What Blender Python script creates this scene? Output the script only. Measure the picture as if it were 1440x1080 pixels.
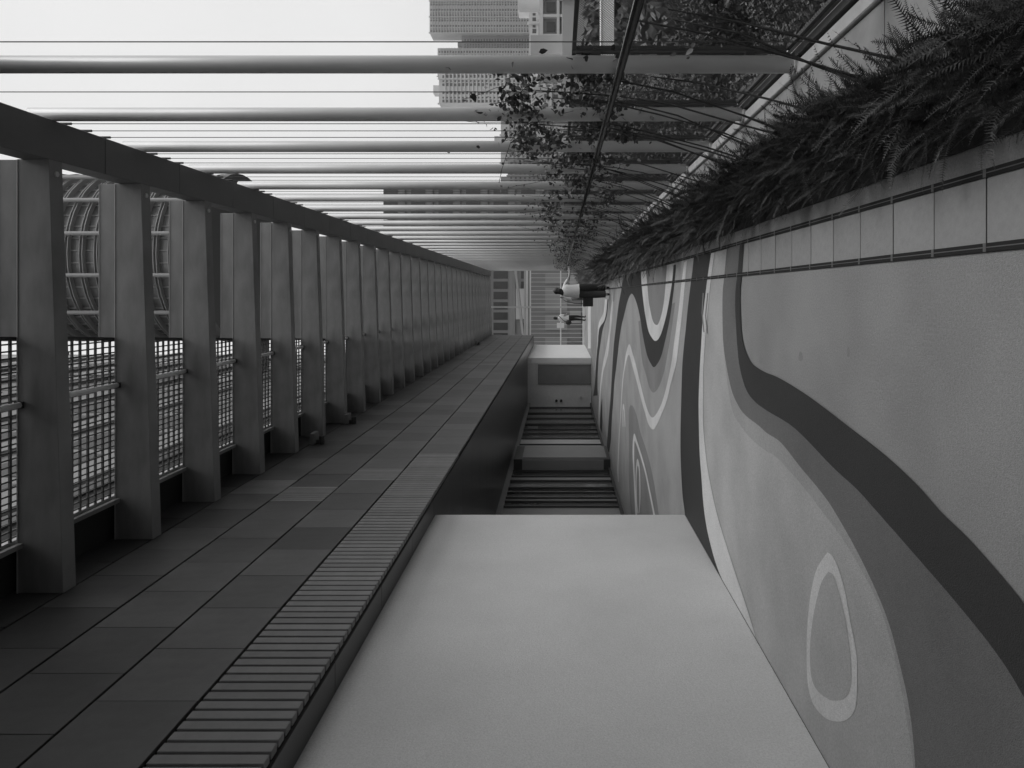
import bpy, bmesh, math, random
import numpy as np
from mathutils import Vector, Matrix, Quaternion
from mathutils.geometry import tessellate_polygon
R = math.radians
rng = random.Random(7)
nrng = np.random.default_rng(11)
scene = bpy.context.scene
for o in list(bpy.data.objects):
    bpy.data.objects.remove(o)
C = scene.collection

# ------------------------------------------------------------------ camera (held on its side: world up is picture left)
HE = 1.5                       # eye height
cd = bpy.data.cameras.new('camera'); cam = bpy.data.objects.new('camera', cd); C.objects.link(cam)
cd.sensor_fit = 'HORIZONTAL'; cd.sensor_width = 36.0; cd.lens = 25.0
cd.shift_x = -66 / 1440; cd.shift_y = -126 / 1440
cd.clip_start = 0.05; cd.clip_end = 6000
m = Matrix(((0, 1, 0, 0), (0, 0, -1, 0), (-1, 0, 0, HE), (0, 0, 0, 1)))
cam.matrix_world = m
scene.camera = cam
scene.render.resolution_x = 1024; scene.render.resolution_y = 768

# ------------------------------------------------------------------ sky and sun: bright overcast, open side on the right
SUN_EL, SUN_AZ = 63, 96       # azimuth measured from +Y towards +X
w = bpy.data.worlds.new('World'); scene.world = w; w.use_nodes = True
nt = w.node_tree; nt.nodes.clear()
sky = nt.nodes.new('ShaderNodeTexSky'); sky.sky_type = 'NISHITA'; sky.sun_disc = False
sky.sun_elevation = R(SUN_EL); sky.sun_rotation = R(SUN_AZ)
sky.air_density = 1.0; sky.dust_density = 6.0; sky.ozone_density = 1.0
bw = nt.nodes.new('ShaderNodeRGBToBW')
mix = nt.nodes.new('ShaderNodeMix'); mix.data_type = 'RGBA'
mix.inputs[0].default_value = 0.80                       # closed cloud layer
mix.inputs[7].default_value = (10.0, 10.0, 10.0, 1)
tc = nt.nodes.new('ShaderNodeTexCoord')
cl = nt.nodes.new('ShaderNodeTexNoise'); cl.inputs['Scale'].default_value = 2.2; cl.inputs['Detail'].default_value = 4
clr = nt.nodes.new('ShaderNodeMapRange'); clr.inputs[1].default_value = .3; clr.inputs[2].default_value = .7
clr.inputs[3].default_value = .95; clr.inputs[4].default_value = 1.04
mul = nt.nodes.new('ShaderNodeMix'); mul.data_type = 'RGBA'; mul.blend_type = 'MULTIPLY'; mul.inputs[0].default_value = 1
bg = nt.nodes.new('ShaderNodeBackground'); bg.inputs[1].default_value = 0.1
out = nt.nodes.new('ShaderNodeOutputWorld')
L = nt.links.new
L(sky.outputs[0], bw.inputs[0]); L(bw.outputs[0], mix.inputs[6])
L(tc.outputs['Generated'], cl.inputs['Vector']); L(cl.outputs[0], clr.inputs[0])
L(mix.outputs[2], mul.inputs[6]); L(clr.outputs[0], mul.inputs[7])
L(mul.outputs[2], bg.inputs[0]); L(bg.outputs[0], out.inputs[0])
sd = bpy.data.lights.new('sun', 'SUN'); sun = bpy.data.objects.new('sun', sd); C.objects.link(sun)
sd.energy = 1.5; sd.angle = R(32); sd.color = (1, 1, 1)
sv = Vector((math.sin(R(SUN_AZ)) * math.cos(R(SUN_EL)), math.cos(R(SUN_AZ)) * math.cos(R(SUN_EL)), math.sin(R(SUN_EL))))
sun.rotation_euler = sv.to_track_quat('Z', 'Y').to_euler()
sun.location = sv * 60
scene.view_settings.view_transform = 'Standard'; scene.view_settings.look = 'None'
scene.view_settings.exposure = 0.0; scene.view_settings.gamma = 1.0
scene.view_settings.use_curve_mapping = False

# ------------------------------------------------------------------ materials (all neutral: the photograph is black and white)
MATS = {}
def mat(name, v, rough=.7, var=.12, scale=6.0, bump=0.0, bscale=60.0, metal=0.0, spec=.5, stretch=None, stain=0.0, stscale=.8, objvar=0.0, isl=0.0):
    if name in MATS: return MATS[name]
    ma = bpy.data.materials.new(name); ma.use_nodes = True
    n = ma.node_tree; b = n.nodes['Principled BSDF']
    b.inputs['Roughness'].default_value = rough; b.inputs['Metallic'].default_value = metal
    b.inputs['Specular IOR Level'].default_value = spec
    lk = n.links.new
    tcn = n.nodes.new('ShaderNodeTexCoord')
    src = tcn.outputs['Object']
    if stretch:
        mp = n.nodes.new('ShaderNodeMapping'); mp.inputs['Scale'].default_value = stretch
        lk(src, mp.inputs['Vector']); src = mp.outputs[0]
    no = n.nodes.new('ShaderNodeTexNoise'); no.inputs['Scale'].default_value = scale; no.inputs['Detail'].default_value = 6
    no.inputs['Roughness'].default_value = .62
    lk(src, no.inputs['Vector'])
    mr = n.nodes.new('ShaderNodeMapRange'); mr.inputs[1].default_value = .25; mr.inputs[2].default_value = .75
    mr.inputs[3].default_value = v * (1 - var); mr.inputs[4].default_value = v * (1 + var)
    lk(no.outputs[0], mr.inputs[0]); val = mr.outputs[0]
    if stain:
        s2 = n.nodes.new('ShaderNodeTexNoise'); s2.inputs['Scale'].default_value = stscale; s2.inputs['Detail'].default_value = 3
        lk(src, s2.inputs['Vector'])
        m2 = n.nodes.new('ShaderNodeMapRange'); m2.inputs[1].default_value = .35; m2.inputs[2].default_value = .7
        m2.inputs[3].default_value = 1 + stain * .5; m2.inputs[4].default_value = 1 - stain
        lk(s2.outputs[0], m2.inputs[0])
        mm = n.nodes.new('ShaderNodeMath'); mm.operation = 'MULTIPLY'
        lk(val, mm.inputs[0]); lk(m2.outputs[0], mm.inputs[1]); val = mm.outputs[0]
    if objvar:
        oi = n.nodes.new('ShaderNodeObjectInfo')
        m3 = n.nodes.new('ShaderNodeMapRange'); m3.inputs[3].default_value = 1 - objvar; m3.inputs[4].default_value = 1 + objvar
        lk(oi.outputs['Random'], m3.inputs[0])
        mm = n.nodes.new('ShaderNodeMath'); mm.operation = 'MULTIPLY'
        lk(val, mm.inputs[0]); lk(m3.outputs[0], mm.inputs[1]); val = mm.outputs[0]
    if isl:
        ge = n.nodes.new('ShaderNodeNewGeometry')
        m4 = n.nodes.new('ShaderNodeMapRange'); m4.inputs[3].default_value = 1 - isl; m4.inputs[4].default_value = 1 + isl
        lk(ge.outputs['Random Per Island'], m4.inputs[0])
        mm = n.nodes.new('ShaderNodeMath'); mm.operation = 'MULTIPLY'
        lk(val, mm.inputs[0]); lk(m4.outputs[0], mm.inputs[1]); val = mm.outputs[0]
    cc = n.nodes.new('ShaderNodeCombineColor')
    for i in range(3): lk(val, cc.inputs[i])
    lk(cc.outputs[0], b.inputs['Base Color'])
    if bump:
        bn = n.nodes.new('ShaderNodeTexNoise'); bn.inputs['Scale'].default_value = bscale; bn.inputs['Detail'].default_value = 4
        lk(src, bn.inputs['Vector'])
        bp = n.nodes.new('ShaderNodeBump'); bp.inputs['Strength'].default_value = bump; bp.inputs['Distance'].default_value = .01
        lk(bn.outputs[0], bp.inputs['Height']); lk(bp.outputs[0], b.inputs['Normal'])
    MATS[name] = ma
    return ma
M = dict(
    floor=mat('floor_paint_base', .28, .75, .22, 90, .55, 200, stain=.15, stscale=1.3),
    f_light=mat('floor_paint_light', .41, .75, .22, 90, .55, 200, stain=.15, stscale=1.3),
    f_soft=mat('floor_paint_soft', .34, .75, .22, 90, .55, 200, stain=.15, stscale=1.3),
    f_mid=mat('floor_paint_mid', .145, .75, .22, 90, .55, 200, stain=.15, stscale=1.3),
    f_shade=mat('floor_paint_shade', .225, .75, .22, 90, .55, 200, stain=.15, stscale=1.3),
    f_dark=mat('floor_paint_dark', .03, .75, .22, 90, .55, 200, stain=.15, stscale=1.3),
    f_white=mat('floor_paint_white', .62, .75, .22, 90, .55, 200, stain=.15, stscale=1.3),
    f_smudge=mat('floor_smudge', .235, .8, .2, 120, .3, 160),
    paver=mat('paver', .285, .8, .10, 30, .2, 120, stain=.10, stscale=1.5, objvar=.06),
    slot=mat('drain_slot', .012, .9, .1, 10),
    steelbar=mat('drain_bar', .14, .5, .1, 10, metal=.3),
    plaster=mat('plaster', .60, .9, .15, 80, .5, 150, stain=.09, stscale=.9),
    plaster2=mat('grey_plaster', .68, .85, .06, 10, .1, 60, stain=.08),
    tile=mat('stone_tile', .078, .55, .12, 10, .08, 50, stain=.14, stscale=2, objvar=.32),
    slat=mat('stone_slat', .17, .55, .12, 10, .05, 50, objvar=.12),
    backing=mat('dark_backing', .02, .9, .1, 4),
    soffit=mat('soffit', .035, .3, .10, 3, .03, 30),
    beam=mat('beam_paint', .225, .5, .08, 5, .03, 40, stain=.28, stscale=1.8, stretch=(1, 1, 3)),
    edge=mat('edge_beam_paint', .13, .5, .07, 4, .02, 40, stain=.10),
    post=mat('post_paint', .62, .38, .06, 5, .02, 30, stain=.12, stscale=3, stretch=(1, 1, .4)),
    cable=mat('cable', .10, .4, .1, 20, metal=.6),
    rail=mat('handrail_steel', .10, .22, .1, 8, metal=.75, stretch=(4, .3, 4)),
    darkmetal=mat('dark_metal', .035, .5, .2, 10),
    mesh=mat('mesh_steel', .035, .5, .2, 20),
    grate=mat('grating_steel', .11, .5, .15, 15),
    alu=mat('pale_metal', .55, .4, .08, 8),
    sill=mat('sill_metal', .45, .4, .1, 8),
    coping=mat('coping_concrete', .36, .8, .10, 8, .1, 60, stain=.22, stscale=2.5),
    kerb=mat('kerb_stone', .55, .8, .10, 10, .1, 60, stain=.15, stscale=3),
    soil=mat('soil', .03, .95, .3, 20, .5, 40),
    fern=mat('fern_leaf', .042, .55, .35, 3.0, stain=.35, stscale=2.5, isl=.5),
    fern2=mat('pale_shrub_leaf', .15, .6, .3, 3.0, stain=.2, isl=.4),
    vine=mat('vine_leaf', .06, .45, .3, 6, objvar=.4, isl=.45),
    vstem=mat('vine_stem', .035, .8, .2, 20),
    leaf=mat('tree_leaf', .105, .55, .4, 2.0, stain=.45, stscale=.7, isl=.5),
    bark=mat('bark', .06, .9, .2, 6, .4, 20),
    glass=mat('dark_glass', .04, .08, .2, .5, spec=.6),
    glass2=mat('shop_glass', .10, .15, .15, .6, spec=.5),
    panel=mat('shop_panel', .26, .5, .06, 3),
    frame=mat('shop_frame', .06, .45, .1, 6),
    door=mat('door_paint', .22, .5, .06, 4),
    bldg=mat('far_render', .40, .85, .10, .08, stain=.08, stscale=.03),
    bldg2=mat('far_render_pale', .55, .85, .10, .1, stain=.08, stscale=.03),
    ublk=mat('upper_block_render', .32, .8, .1, .3, stain=.12, stscale=.2),
    ublk2=mat('upper_block_window', .16, .3, .1, .3),
    bldg3=mat('far_render_grey', .20, .85, .10, .2, stain=.1, stscale=.1),
    bldg4=mat('far_render_dark', .21, .8, .10, .2, stain=.1, stscale=.1),
    win=mat('far_window', .05, .2, .4, .3),
    louvre=mat('louvre_fin', .36, .4, .1, 2),
    drumglass=mat('gallery_glass', .24, .12, .2, .4),
    white=mat('white_paint', .80, .7, .05, 3),
    ground=mat('city_ground', .045, .95, .4, .05, stain=.3, stscale=.02),
    skin=mat('skin', .36, .5, .05, 30),
    hair=mat('hair', .015, .5, .3, 60),
    shirt=mat('white_cloth', .72, .85, .06, 20, .3, 30),
    trouser=mat('dark_cloth', .035, .9, .2, 25, .3, 30),
    trouser2=mat('black_cloth', .014, .9, .2, 25, .3, 30),
    shoe=mat('shoe', .03, .5, .2, 30),
    bag=mat('bag_leather', .018, .5, .2, 30),
    paper=mat('paper', .80, .8, .03, 10),
    lampm=mat('lamp_housing', .16, .5, .1, 10),
)

# ------------------------------------------------------------------ mesh helpers
class MB:
    def __init__(s): s.v = []; s.f = []
    def box(s, x0, x1, y0, y1, z0, z1, zr=None):
        """zr: (z0,z1) of the x1 end when the box slopes"""
        n = len(s.v); a0, a1 = zr if zr else (z0, z1)
        s.v += [(x0, y0, z0), (x1, y0, a0), (x1, y1, a0), (x0, y1, z0), (x0, y0, z1), (x1, y0, a1), (x1, y1, a1), (x0, y1, z1)]
        s.f += [(n, n+3, n+2, n+1), (n+4, n+5, n+6, n+7), (n, n+1, n+5, n+4), (n+1, n+2, n+6, n+5), (n+2, n+3, n+7, n+6), (n+3, n, n+4, n+7)]
        return s
    def tube(s, pts, r, k=8, caps=True):
        pts = [Vector(p) for p in pts]; n0 = len(s.v)
        rs = r if isinstance(r, (list, tuple)) else [r] * len(pts)
        for i, p in enumerate(pts):
            d = (pts[min(i+1, len(pts)-1)] - pts[max(i-1, 0)]).normalized()
            a = d.cross(Vector((0, 0, 1)) if abs(d.z) < .9 else Vector((1, 0, 0))).normalized(); b = d.cross(a)
            for j in range(k):
                t = 2 * math.pi * j / k
                s.v.append(tuple(p + (a * math.cos(t) + b * math.sin(t)) * rs[i]))
        for i in range(len(pts) - 1):
            for j in range(k):
                q = n0 + i * k
                s.f.append((q + j, q + (j+1) % k, q + k + (j+1) % k, q + k + j))
        if caps:
            s.f.append(tuple(n0 + j for j in range(k))[::-1])
            s.f.append(tuple(n0 + (len(pts)-1) * k + j for j in range(k)))
        return s
    def add(s, vs, fs):
        n = len(s.v); s.v += [tuple(v) for v in vs]; s.f += [tuple(i + n for i in f) for f in fs]; return s
    def mesh(s, name, mtl, smooth=False, bevel=0):
        me = bpy.data.meshes.new(name); me.from_pydata(s.v, [], s.f)
        if bevel:
            bm = bmesh.new(); bm.from_mesh(me)
            bmesh.ops.bevel(bm, geom=list(bm.edges), offset=bevel, segments=1, affect='EDGES', clamp_overlap=True)
            bm.to_mesh(me); bm.free()
        me.materials.append(mtl)
        if smooth: me.polygons.foreach_set('use_smooth', [True] * len(me.polygons))
        me.update(); return me
    def build(s, name, mtl, parent=None, smooth=False, bevel=0, kind=None):
        return put(name, s.mesh(name, mtl, smooth, bevel), parent, kind)
def put(name, me, parent=None, kind=None, loc=None):
    o = bpy.data.objects.new(name, me); C.objects.link(o)
    if parent: o.parent = parent
    if kind: o['kind'] = kind
    if loc: o.location = loc
    return o
def tag(o, label, cat, group=None):
    o['label'] = label; o['category'] = cat
    if group: o['group'] = group
    return o
def thing(name, label, cat, group=None, loc=(0, 0, 0)):
    o = bpy.data.objects.new(name, None); C.objects.link(o); o.location = loc; o.empty_display_size = .1
    return tag(o, label, cat, group)
def npmesh(name, V, F, mtl, smooth=False):
    me = bpy.data.meshes.new(name)
    V = np.asarray(V, np.float32); F = np.asarray(F, np.int32)
    k = F.shape[1]
    me.vertices.add(len(V)); me.vertices.foreach_set('co', V.ravel())
    me.loops.add(F.size); me.loops.foreach_set('vertex_index', F.ravel())
    me.polygons.add(len(F)); me.polygons.foreach_set('loop_start', np.arange(0, F.size, k, dtype=np.int32))
    me.polygons.foreach_set('loop_total', np.full(len(F), k, np.int32))
    me.update(calc_edges=True); me.materials.append(mtl)
    return me
def world(x, y, d):            # survey helper: photograph pixel and distance to a point of the place
    return Vector(((414 - y) * d / 1000, d, HE + (786 - x) * d / 1000))
def onfloor(x, y):
    d = HE * 1000 / (x - 786)
    return ((414 - y) * d / 1000, d)

# ------------------------------------------------------------------ the setting: ground and raised deck
XF = -2.35                     # tiled facade plane
XW = -2.61                     # plaster wall plane
ZS = 2.97                      # soffit height
P0, PS = 5.65, 1.227           # first cross beam, module
gb = MB(); gb.add([(-3000, -3000, -9), (3000, -3000, -9), (3000, 3000, -9), (-3000, 3000, -9)], [(0, 1, 2, 3)])
gb.build('ground', M['ground'], kind='structure')
deck = MB().box(-9, 1.56, -4, 43.2, -.6, 0).build('deck', M['floor'], kind='structure')
sup = MB()
for yy in (0, 10, 20, 30, 40): sup.box(-8.5, .9, yy, yy + 1.0, -9.0, -.601)
sup.build('support_wall', M['plaster2'], deck)

# painted bands on the deck, surveyed on the floor
def spline(pts, n=5):
    out = []
    P = [np.array(p, float) for p in pts]
    for i in range(len(P) - 1):
        p0, p1, p2, p3 = P[max(i-1, 0)], P[i], P[i+1], P[min(i+2, len(P)-1)]
        for j in range(n):
            t = j / n
            out.append(.5 * ((2*p1) + (-p0+p2)*t + (2*p0-5*p1+4*p2-p3)*t*t + (-p0+3*p1-3*p2+p3)*t**3))
    out.append(P[-1]); return out
def paint(name, pts, mtl, z):
    W = [Vector((*onfloor(*p), 0)) for p in pts]
    tr = tessellate_polygon([W])
    me = bpy.data.meshes.new(name)
    fs = []
    for t in tr:
        a, b, c = (W[i] for i in t)
        fs.append(t if (b-a).cross(c-a).z > 0 else t[::-1])
    me.from_pydata([(p.x, p.y, z) for p in W], [], fs); me.materials.append(mtl); me.update()
    return put(name, me, deck)
def band(left, right, mtl, z, name='painted_band'):
    return paint(name, spline(left) + spline(right)[::-1], mtl, z)
e_dr = [(1047.5, 341), (1044.4, 383), (1042, 411), (1042.7, 443.7), (1045, 475), (1051, 497), (1059, 511), (1068, 518), (1079, 524), (1100, 533),
        (1140, 558), (1193, 598), (1247, 640), (1293, 683), (1325, 719), (1370, 763), (1440, 845), (1520, 955), (1620, 1110)]
e_dl = [(1041.5, 344), (1038.5, 381.5), (1035.6, 407), (1035, 435), (1037, 473), (1038, 487), (1041.5, 517), (1050, 546.7), (1062, 564), (1079, 577),
        (1120, 603), (1173, 657), (1207, 688), (1235, 719), (1280, 770), (1347, 847), (1403, 917), (1440, 975), (1500, 1085), (1550, 1200)]
e_ml = [(1023, 350), (1019, 392), (1017, 414), (1017, 458), (1018.5, 487), (1022, 512), (1029.6, 548), (1038.5, 569), (1049, 583.7), (1068, 598.5),
        (1079.7, 609), (1100, 623), (1127, 657), (1153, 688), (1175, 719), (1213, 787), (1247, 863), (1267, 933), (1281.7, 1003), (1289, 1080), (1292, 1180)]
e_sl = [(1017.4, 470), (1018.5, 490), (1023, 535), (1031, 578), (1041.5, 597), (1056, 616), (1079, 635), (1093, 643), (1127, 680), (1155, 716),
        (1193, 768), (1237, 850), (1260, 927), (1275, 1003), (1286, 1080), (1290, 1180)]
e_wl = [(1001, 356), (996, 390), (990, 440), (987, 484), (984.7, 524), (983.4, 563), (983.7, 598), (984.8, 636), (987, 667), (991, 717), (998.7, 760), (1013, 807), (1035, 850)]
e_wr = [(1006, 355), (1001, 390), (996, 440), (992.4, 480), (990, 524), (989.6, 563), (990, 598), (993, 634), (997.5, 667), (1010, 725), (1030, 790), (1050, 850), (1064, 896)]
e_bl = [(976.5, 361), (974, 384), (972, 399), (968, 432), (965, 463), (962.7, 484), (960, 517), (958.5, 569), (957.6, 613), (958, 650), (960, 690), (962.5, 712), (968, 745), (985, 790)]
# pale field between the dark bands, and the whole far field
paint('painted_field', spline(e_wr) + [(1100, 960), (1180, 1100)] + spline(e_sl[3:])[::-1] + spline(e_ml[:5])[::-1], M['f_light'], .004)
paint('painted_field', spline(e_bl) + [(960, 800), (905, 790), (870, 690), (850, 600), (835, 520), (826, 470), (824, 404), (864, 391), (900, 383)], M['f_soft'], .004)
band(e_sl, [e_ml[3]] + e_ml[4:], M['f_soft'], .005)
band(e_ml, e_dl, M['f_mid'], .006)
band(e_dl, e_dr, M['f_dark'], .0072)
band(e_bl, e_wl, M['f_dark'], .006)
band(e_wl, e_wr, M['f_white'], .0072)
paint('painted_ring', spline([(1165, 776.7), (1150, 800), (1141.7, 833), (1136.7, 880), (1135.7, 926.7), (1138, 966.7), (1146.7, 993), (1163, 1010), (1180, 1015),
      (1195, 1010), (1205, 993), (1207, 953), (1206, 920), (1198, 876.7), (1190, 833), (1181.7, 803), (1173, 783), (1165, 776.7)])[:-1], M['f_white'], .006)
paint('painted_oval', spline([(1166.7, 804), (1156.7, 820), (1148, 853), (1142.7, 886.7), (1140.7, 920), (1143, 953), (1151.7, 971.7), (1166.7, 983), (1176.7, 985),
      (1190, 981.7), (1198, 966.7), (1199, 936.7), (1195, 896.7), (1188, 856.7), (1178, 820), (1173, 808), (1166.7, 804)])[:-1], M['f_light'], .0075)
# far field
lobe = [(869, 499), (871, 480), (874, 460), (877.8, 444), (882, 426.7), (885.5, 417), (889, 413), (893, 419), (896.7, 430), (900, 444), (904, 469), (908.5, 492), (912, 504),
        (916.7, 513), (920, 516.4), (924, 513), (930, 502), (935.5, 481), (942, 451), (946, 424), (949, 398), (951.4, 372)]
d3l = [(876.7, 387), (874.4, 405.6), (870, 430), (866, 463), (863, 490), (861, 523), (859, 556.7), (856.7, 584), (855.2, 606), (853.8, 626), (856, 636)]
d3r = [(870, 490), (866.7, 517.8), (864, 540), (862.8, 562), (861, 584), (860, 604), (859.4, 619), (857, 636)]
paint('painted_band', spline([(898, 452), (903, 505), (909, 528), (914, 545.6), (919, 552), (924.4, 548), (929.5, 538), (935, 520), (938.5, 502), (944, 470), (950, 425)]), M['f_shade'], .005)
paint('painted_band', spline(d3l) + spline(d3r)[::-1] + spline(lobe)[1:] + [(926, 377), (900, 383)], M['f_dark'], .006)
u_out = [(902, 382), (902.8, 400), (905.6, 426.7), (909, 449), (913, 466.7), (917.8, 475.6), (922, 479.4), (927, 476), (932, 464.4), (938.5, 440), (943.7, 411), (946.7, 389), (948, 370.5)]
u_in = [(909, 381), (911, 402), (913, 424), (916.7, 444), (920, 454), (924, 457), (927, 454), (931, 442), (934.4, 424), (936.7, 400), (938.5, 373)]
paint('painted_band', spline(u_out) + spline(u_in)[::-1], M['f_white'], .0072)
paint('painted_field', spline(u_in), M['f_shade'], .0072)
w2_up = [(871, 609), (872.8, 579), (874, 557), (875.6, 534), (877.8, 516.7), (880.5, 498), (885, 484), (889, 493), (896.7, 521), (903, 548), (909, 570), (914, 583), (919, 587), (926, 578),
         (932.6, 563), (939, 539), (945, 509.6), (949, 480), (955.5, 432), (959, 399), (963, 369)]
w2_dn = [(872, 609), (874, 579), (875.2, 557), (877, 534), (879.6, 516.7), (882.5, 503), (885, 499), (887, 504), (891, 519), (896.7, 540), (902, 561), (907.8, 581), (912.8, 597), (919, 604), (924, 598), (930, 585),
         (938.5, 563), (945, 536), (952, 509.6), (955.6, 480), (961, 432), (964, 399), (967, 366.5)]
paint('painted_band', spline(w2_up) + spline(w2_dn)[::-1], M['f_white'], .0072)
band([(870.8, 609), (870, 626), (868.8, 652), (868.6, 665), (869.6, 678)], [(872, 609), (871.2, 626), (870.2, 652), (870.2, 665), (870.4, 678)], M['f_white'], .0073)
paint('painted_band', spline([(886.7, 570), (891, 572), (896.7, 588), (901, 608), (908.7, 631), (916.5, 661), (923, 696), (929, 740)]) +
      spline([(889, 740), (884.7, 678), (884.7, 639), (884.5, 600), (884.5, 578), (886.7, 570)]), M['f_shade'], .005)
paint('painted_band', spline([(896, 740), (894, 722), (892.5, 691), (891, 658), (890, 639), (890.5, 619.5), (892.5, 609.7), (895.7, 618), (902, 637.6), (908.7, 661), (915, 691), (921.4, 722), (924, 740)]) +
      spline([(921.5, 740), (919, 722), (913, 691), (906.8, 662), (900, 639), (894.5, 623), (892.8, 621), (892.3, 639), (893, 665), (894.7, 697), (896.4, 722), (898, 740)]), M['f_white'], .0072)
paint('painted_ring', spline([(899.6, 722), (901, 704), (901, 678), (900, 656), (897, 645), (895, 656), (894.2, 678), (895, 704), (897, 722)]) +
      spline([(897.9, 722), (896.3, 704), (895.6, 678), (896.4, 660), (897.3, 655), (898.8, 660), (899.7, 678), (899.7, 704), (898.6, 722)]), M['f_white'], .0075)
paint('painted_band', spline([(876.2, 600), (876, 574), (877, 568), (878.6, 574), (880, 600)]) + spline([(879, 600), (877.8, 578), (877.2, 576), (876.8, 580), (877, 600)]), M['f_white'], .0073)
band([(861, 424), (858, 446.7), (856.7, 464.4), (854.4, 480), (851.7, 494), (849, 506.7), (846, 525.6), (844, 545.6), (842.8, 562), (841.7, 584), (842.5, 604)],
     [(862.2, 408), (861.7, 435.6), (860, 458), (858, 474), (856, 494), (853, 508), (849, 521), (846.7, 536.7), (845, 556.7), (844, 590), (843.4, 606)], M['f_white'], .006)
d4l = [(854.4, 421), (853, 438), (850, 451), (843.9, 460), (842, 469), (841, 485), (839.6, 494), (838, 518), (836.7, 540), (834.4, 556.7)]
band(d4l, [(856, 421), (854.6, 436), (853, 446.7), (849.4, 458), (846.7, 469), (844.4, 485), (842.8, 495), (841.7, 507), (840.5, 534), (840.5, 556)], M['f_dark'], .006)
band([(851, 421), (849, 439), (843, 452), (841, 464), (840, 480), (838.6, 500), (836.6, 520)], [(854.4, 421), (853, 438), (850, 451), (843.9, 460), (842, 469), (840.6, 485), (837.2, 520)], M['f_white'], .0072)
band([(846.7, 560), (845.2, 575), (844, 601)], [(847, 562), (847.2, 580), (847, 609)], M['f_dark'], .0073)
band([(827, 420), (827, 490)], [(831, 420), (831, 490)], M['f_white'], .006)
band([(861, 404), (866, 404)], [(861, 424), (864, 424)], M['f_shade'], .0052)
for a, b in (((990, 412), (988.4, 440)), ((988.4, 440), (991, 467)), ((996.5, 412), (993.2, 444)), ((993.2, 444), (995.8, 469))):   # thin grey chevron strokes
    paint('chevron_mark', [(a[0]-.7, a[1]), (a[0]+.9, a[1]), (b[0]+.9, b[1]), (b[0]-.7, b[1])], M['f_shade'], .0088)

for cx, cy, rx, ry in ((1070, 505, 2.2, 7), (1126, 501, 3, 7), (1193, 495, 2, 8)):
    paint('smudge', [(cx + rx * math.cos(t * .628) * (1 + .3 * math.sin(t * 2)), cy + ry * math.sin(t * .628)) for t in range(10)], M['f_smudge'], .0012)
# strip of pavers between the two slot drains (bare near the eye, painted over further on)
MB().box(.17, .418, .2, 5.9, -.02, .0008).build('paver_bed', M['slot'], deck)
pv = MB().box(0, .236, 0, .3395, -.02, .0030).mesh('paver', M['paver'])
y = 2.49 - .347 * 6
k = 0
while y < 5.9:
    put('paver', pv, deck, loc=(.176 + rng.uniform(-.0008, .0008), y + .0037, rng.uniform(-.0006, .0006))); y += .347
for xd in (.164, .424):
    d = MB()
    d.box(xd - .015, xd - .002, .2, 40, -.03, .0098); d.box(xd + .002, xd + .015, .2, 40, -.03, .0098)
    d.build('drain_slot', M['slot'], deck)
    b = MB().box(xd - .0018, xd + .0018, .2, 40, -.03, .0102)
    yy = 2.49 - .347 * 6
    while yy < 22:
        b.box(xd - .0155, xd + .0155, yy - .009, yy + .009, -.02, .0106); yy += .347
    b.build('drain_bar', M['steelbar'], deck)
# planting bed edge: kerb strip, soil, coping slabs and pale upstand
soil = MB().box(.53, .93, .1, 41, -.02, .012).build('soil', M['soil'], deck)
cp = MB().box(0, .415, 0, 1.219, -.02, .014).mesh('coping_slab', M['coping'])
kb = MB().box(0, .082, 0, 1.2235, -.02, .040).mesh('kerb_stone', M['kerb'], bevel=.006)
for k in range(33):
    y0 = 3.245 - PS * 2 + PS * k
    put('coping_slab', cp, deck, loc=(.932, y0 + .004, 0)); put('kerb_stone', kb, deck, loc=(1.354, y0 + .002, 0))

# ------------------------------------------------------------------ left building: plaster wall, recessed lobby, tiled overhang
b = MB().box(-5.1, XW, -4, 8.42, 0, ZS - .002)
pw = tag(b.build('plaster_wall', M['plaster']), 'smooth pale plastered wall rising from the painted floor below the slatted band', 'wall')
MB().box(XW - .001, XW + .003, -4, 8.42, .0085, .012).build('sealant_joint', M['frame'], pw)
ov = thing('tiled_overhang', 'dark stone tiled overhang with a slatted lower band above the walkway', 'facade')
MB().box(-8.6, XF - .05, -4, 41.4, ZS, 6.2).build('wall', M['backing'], ov)
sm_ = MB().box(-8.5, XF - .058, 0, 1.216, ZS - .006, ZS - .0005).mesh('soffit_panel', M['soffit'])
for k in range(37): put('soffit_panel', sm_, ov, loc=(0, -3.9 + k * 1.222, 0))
TL, TH = .611, .603
tile_me = MB().box(-.03, 0, .0035, TL - .0035, .006, TH - .006).mesh('tile', M['tile'], bevel=.002)
halft = MB().box(-.03, 0, .0035, TL - .0035, .006, .46).mesh('tile', M['tile'], bevel=.002)
slat_me = MB().box(-.045, 0, .012, .084, .004, TH - .008).mesh('slat', M['slat'], bevel=.003)
nsl = 0
for row in range(5):
    z0 = ZS + .004 + row * (TH + .006)
    ph = 3.50 if row % 2 else 3.80
    ys = ph - TL
    while ys < 41:
        if row == 0 and ys < 10.5:
            ys += TL; continue
        if row in (1, 2, 3) and 8.2 < ys + TL / 2 < 8.9 and row != 1 or (row == 1 and 8.75 < ys + TL/2 < 9.36):
            for q in range(8):
                s = MB().box(XF - .04, XF, ys + q * TL / 8 + .008, ys + (q + 1) * TL / 8 - .004, z0 + .004, z0 + TH - .004)
                s.build('slat', M['slat'], ov)
        else:
            o = put('tile', halft if row == 4 else tile_me, ov, loc=(XF + rng.uniform(-.0015, .0015), ys, z0))
        ys += TL
ys = 2.881
while ys < 10.47:
    put('slat', slat_me, ov, loc=(XF, ys, ZS + .004)); ys += .0955
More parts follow.
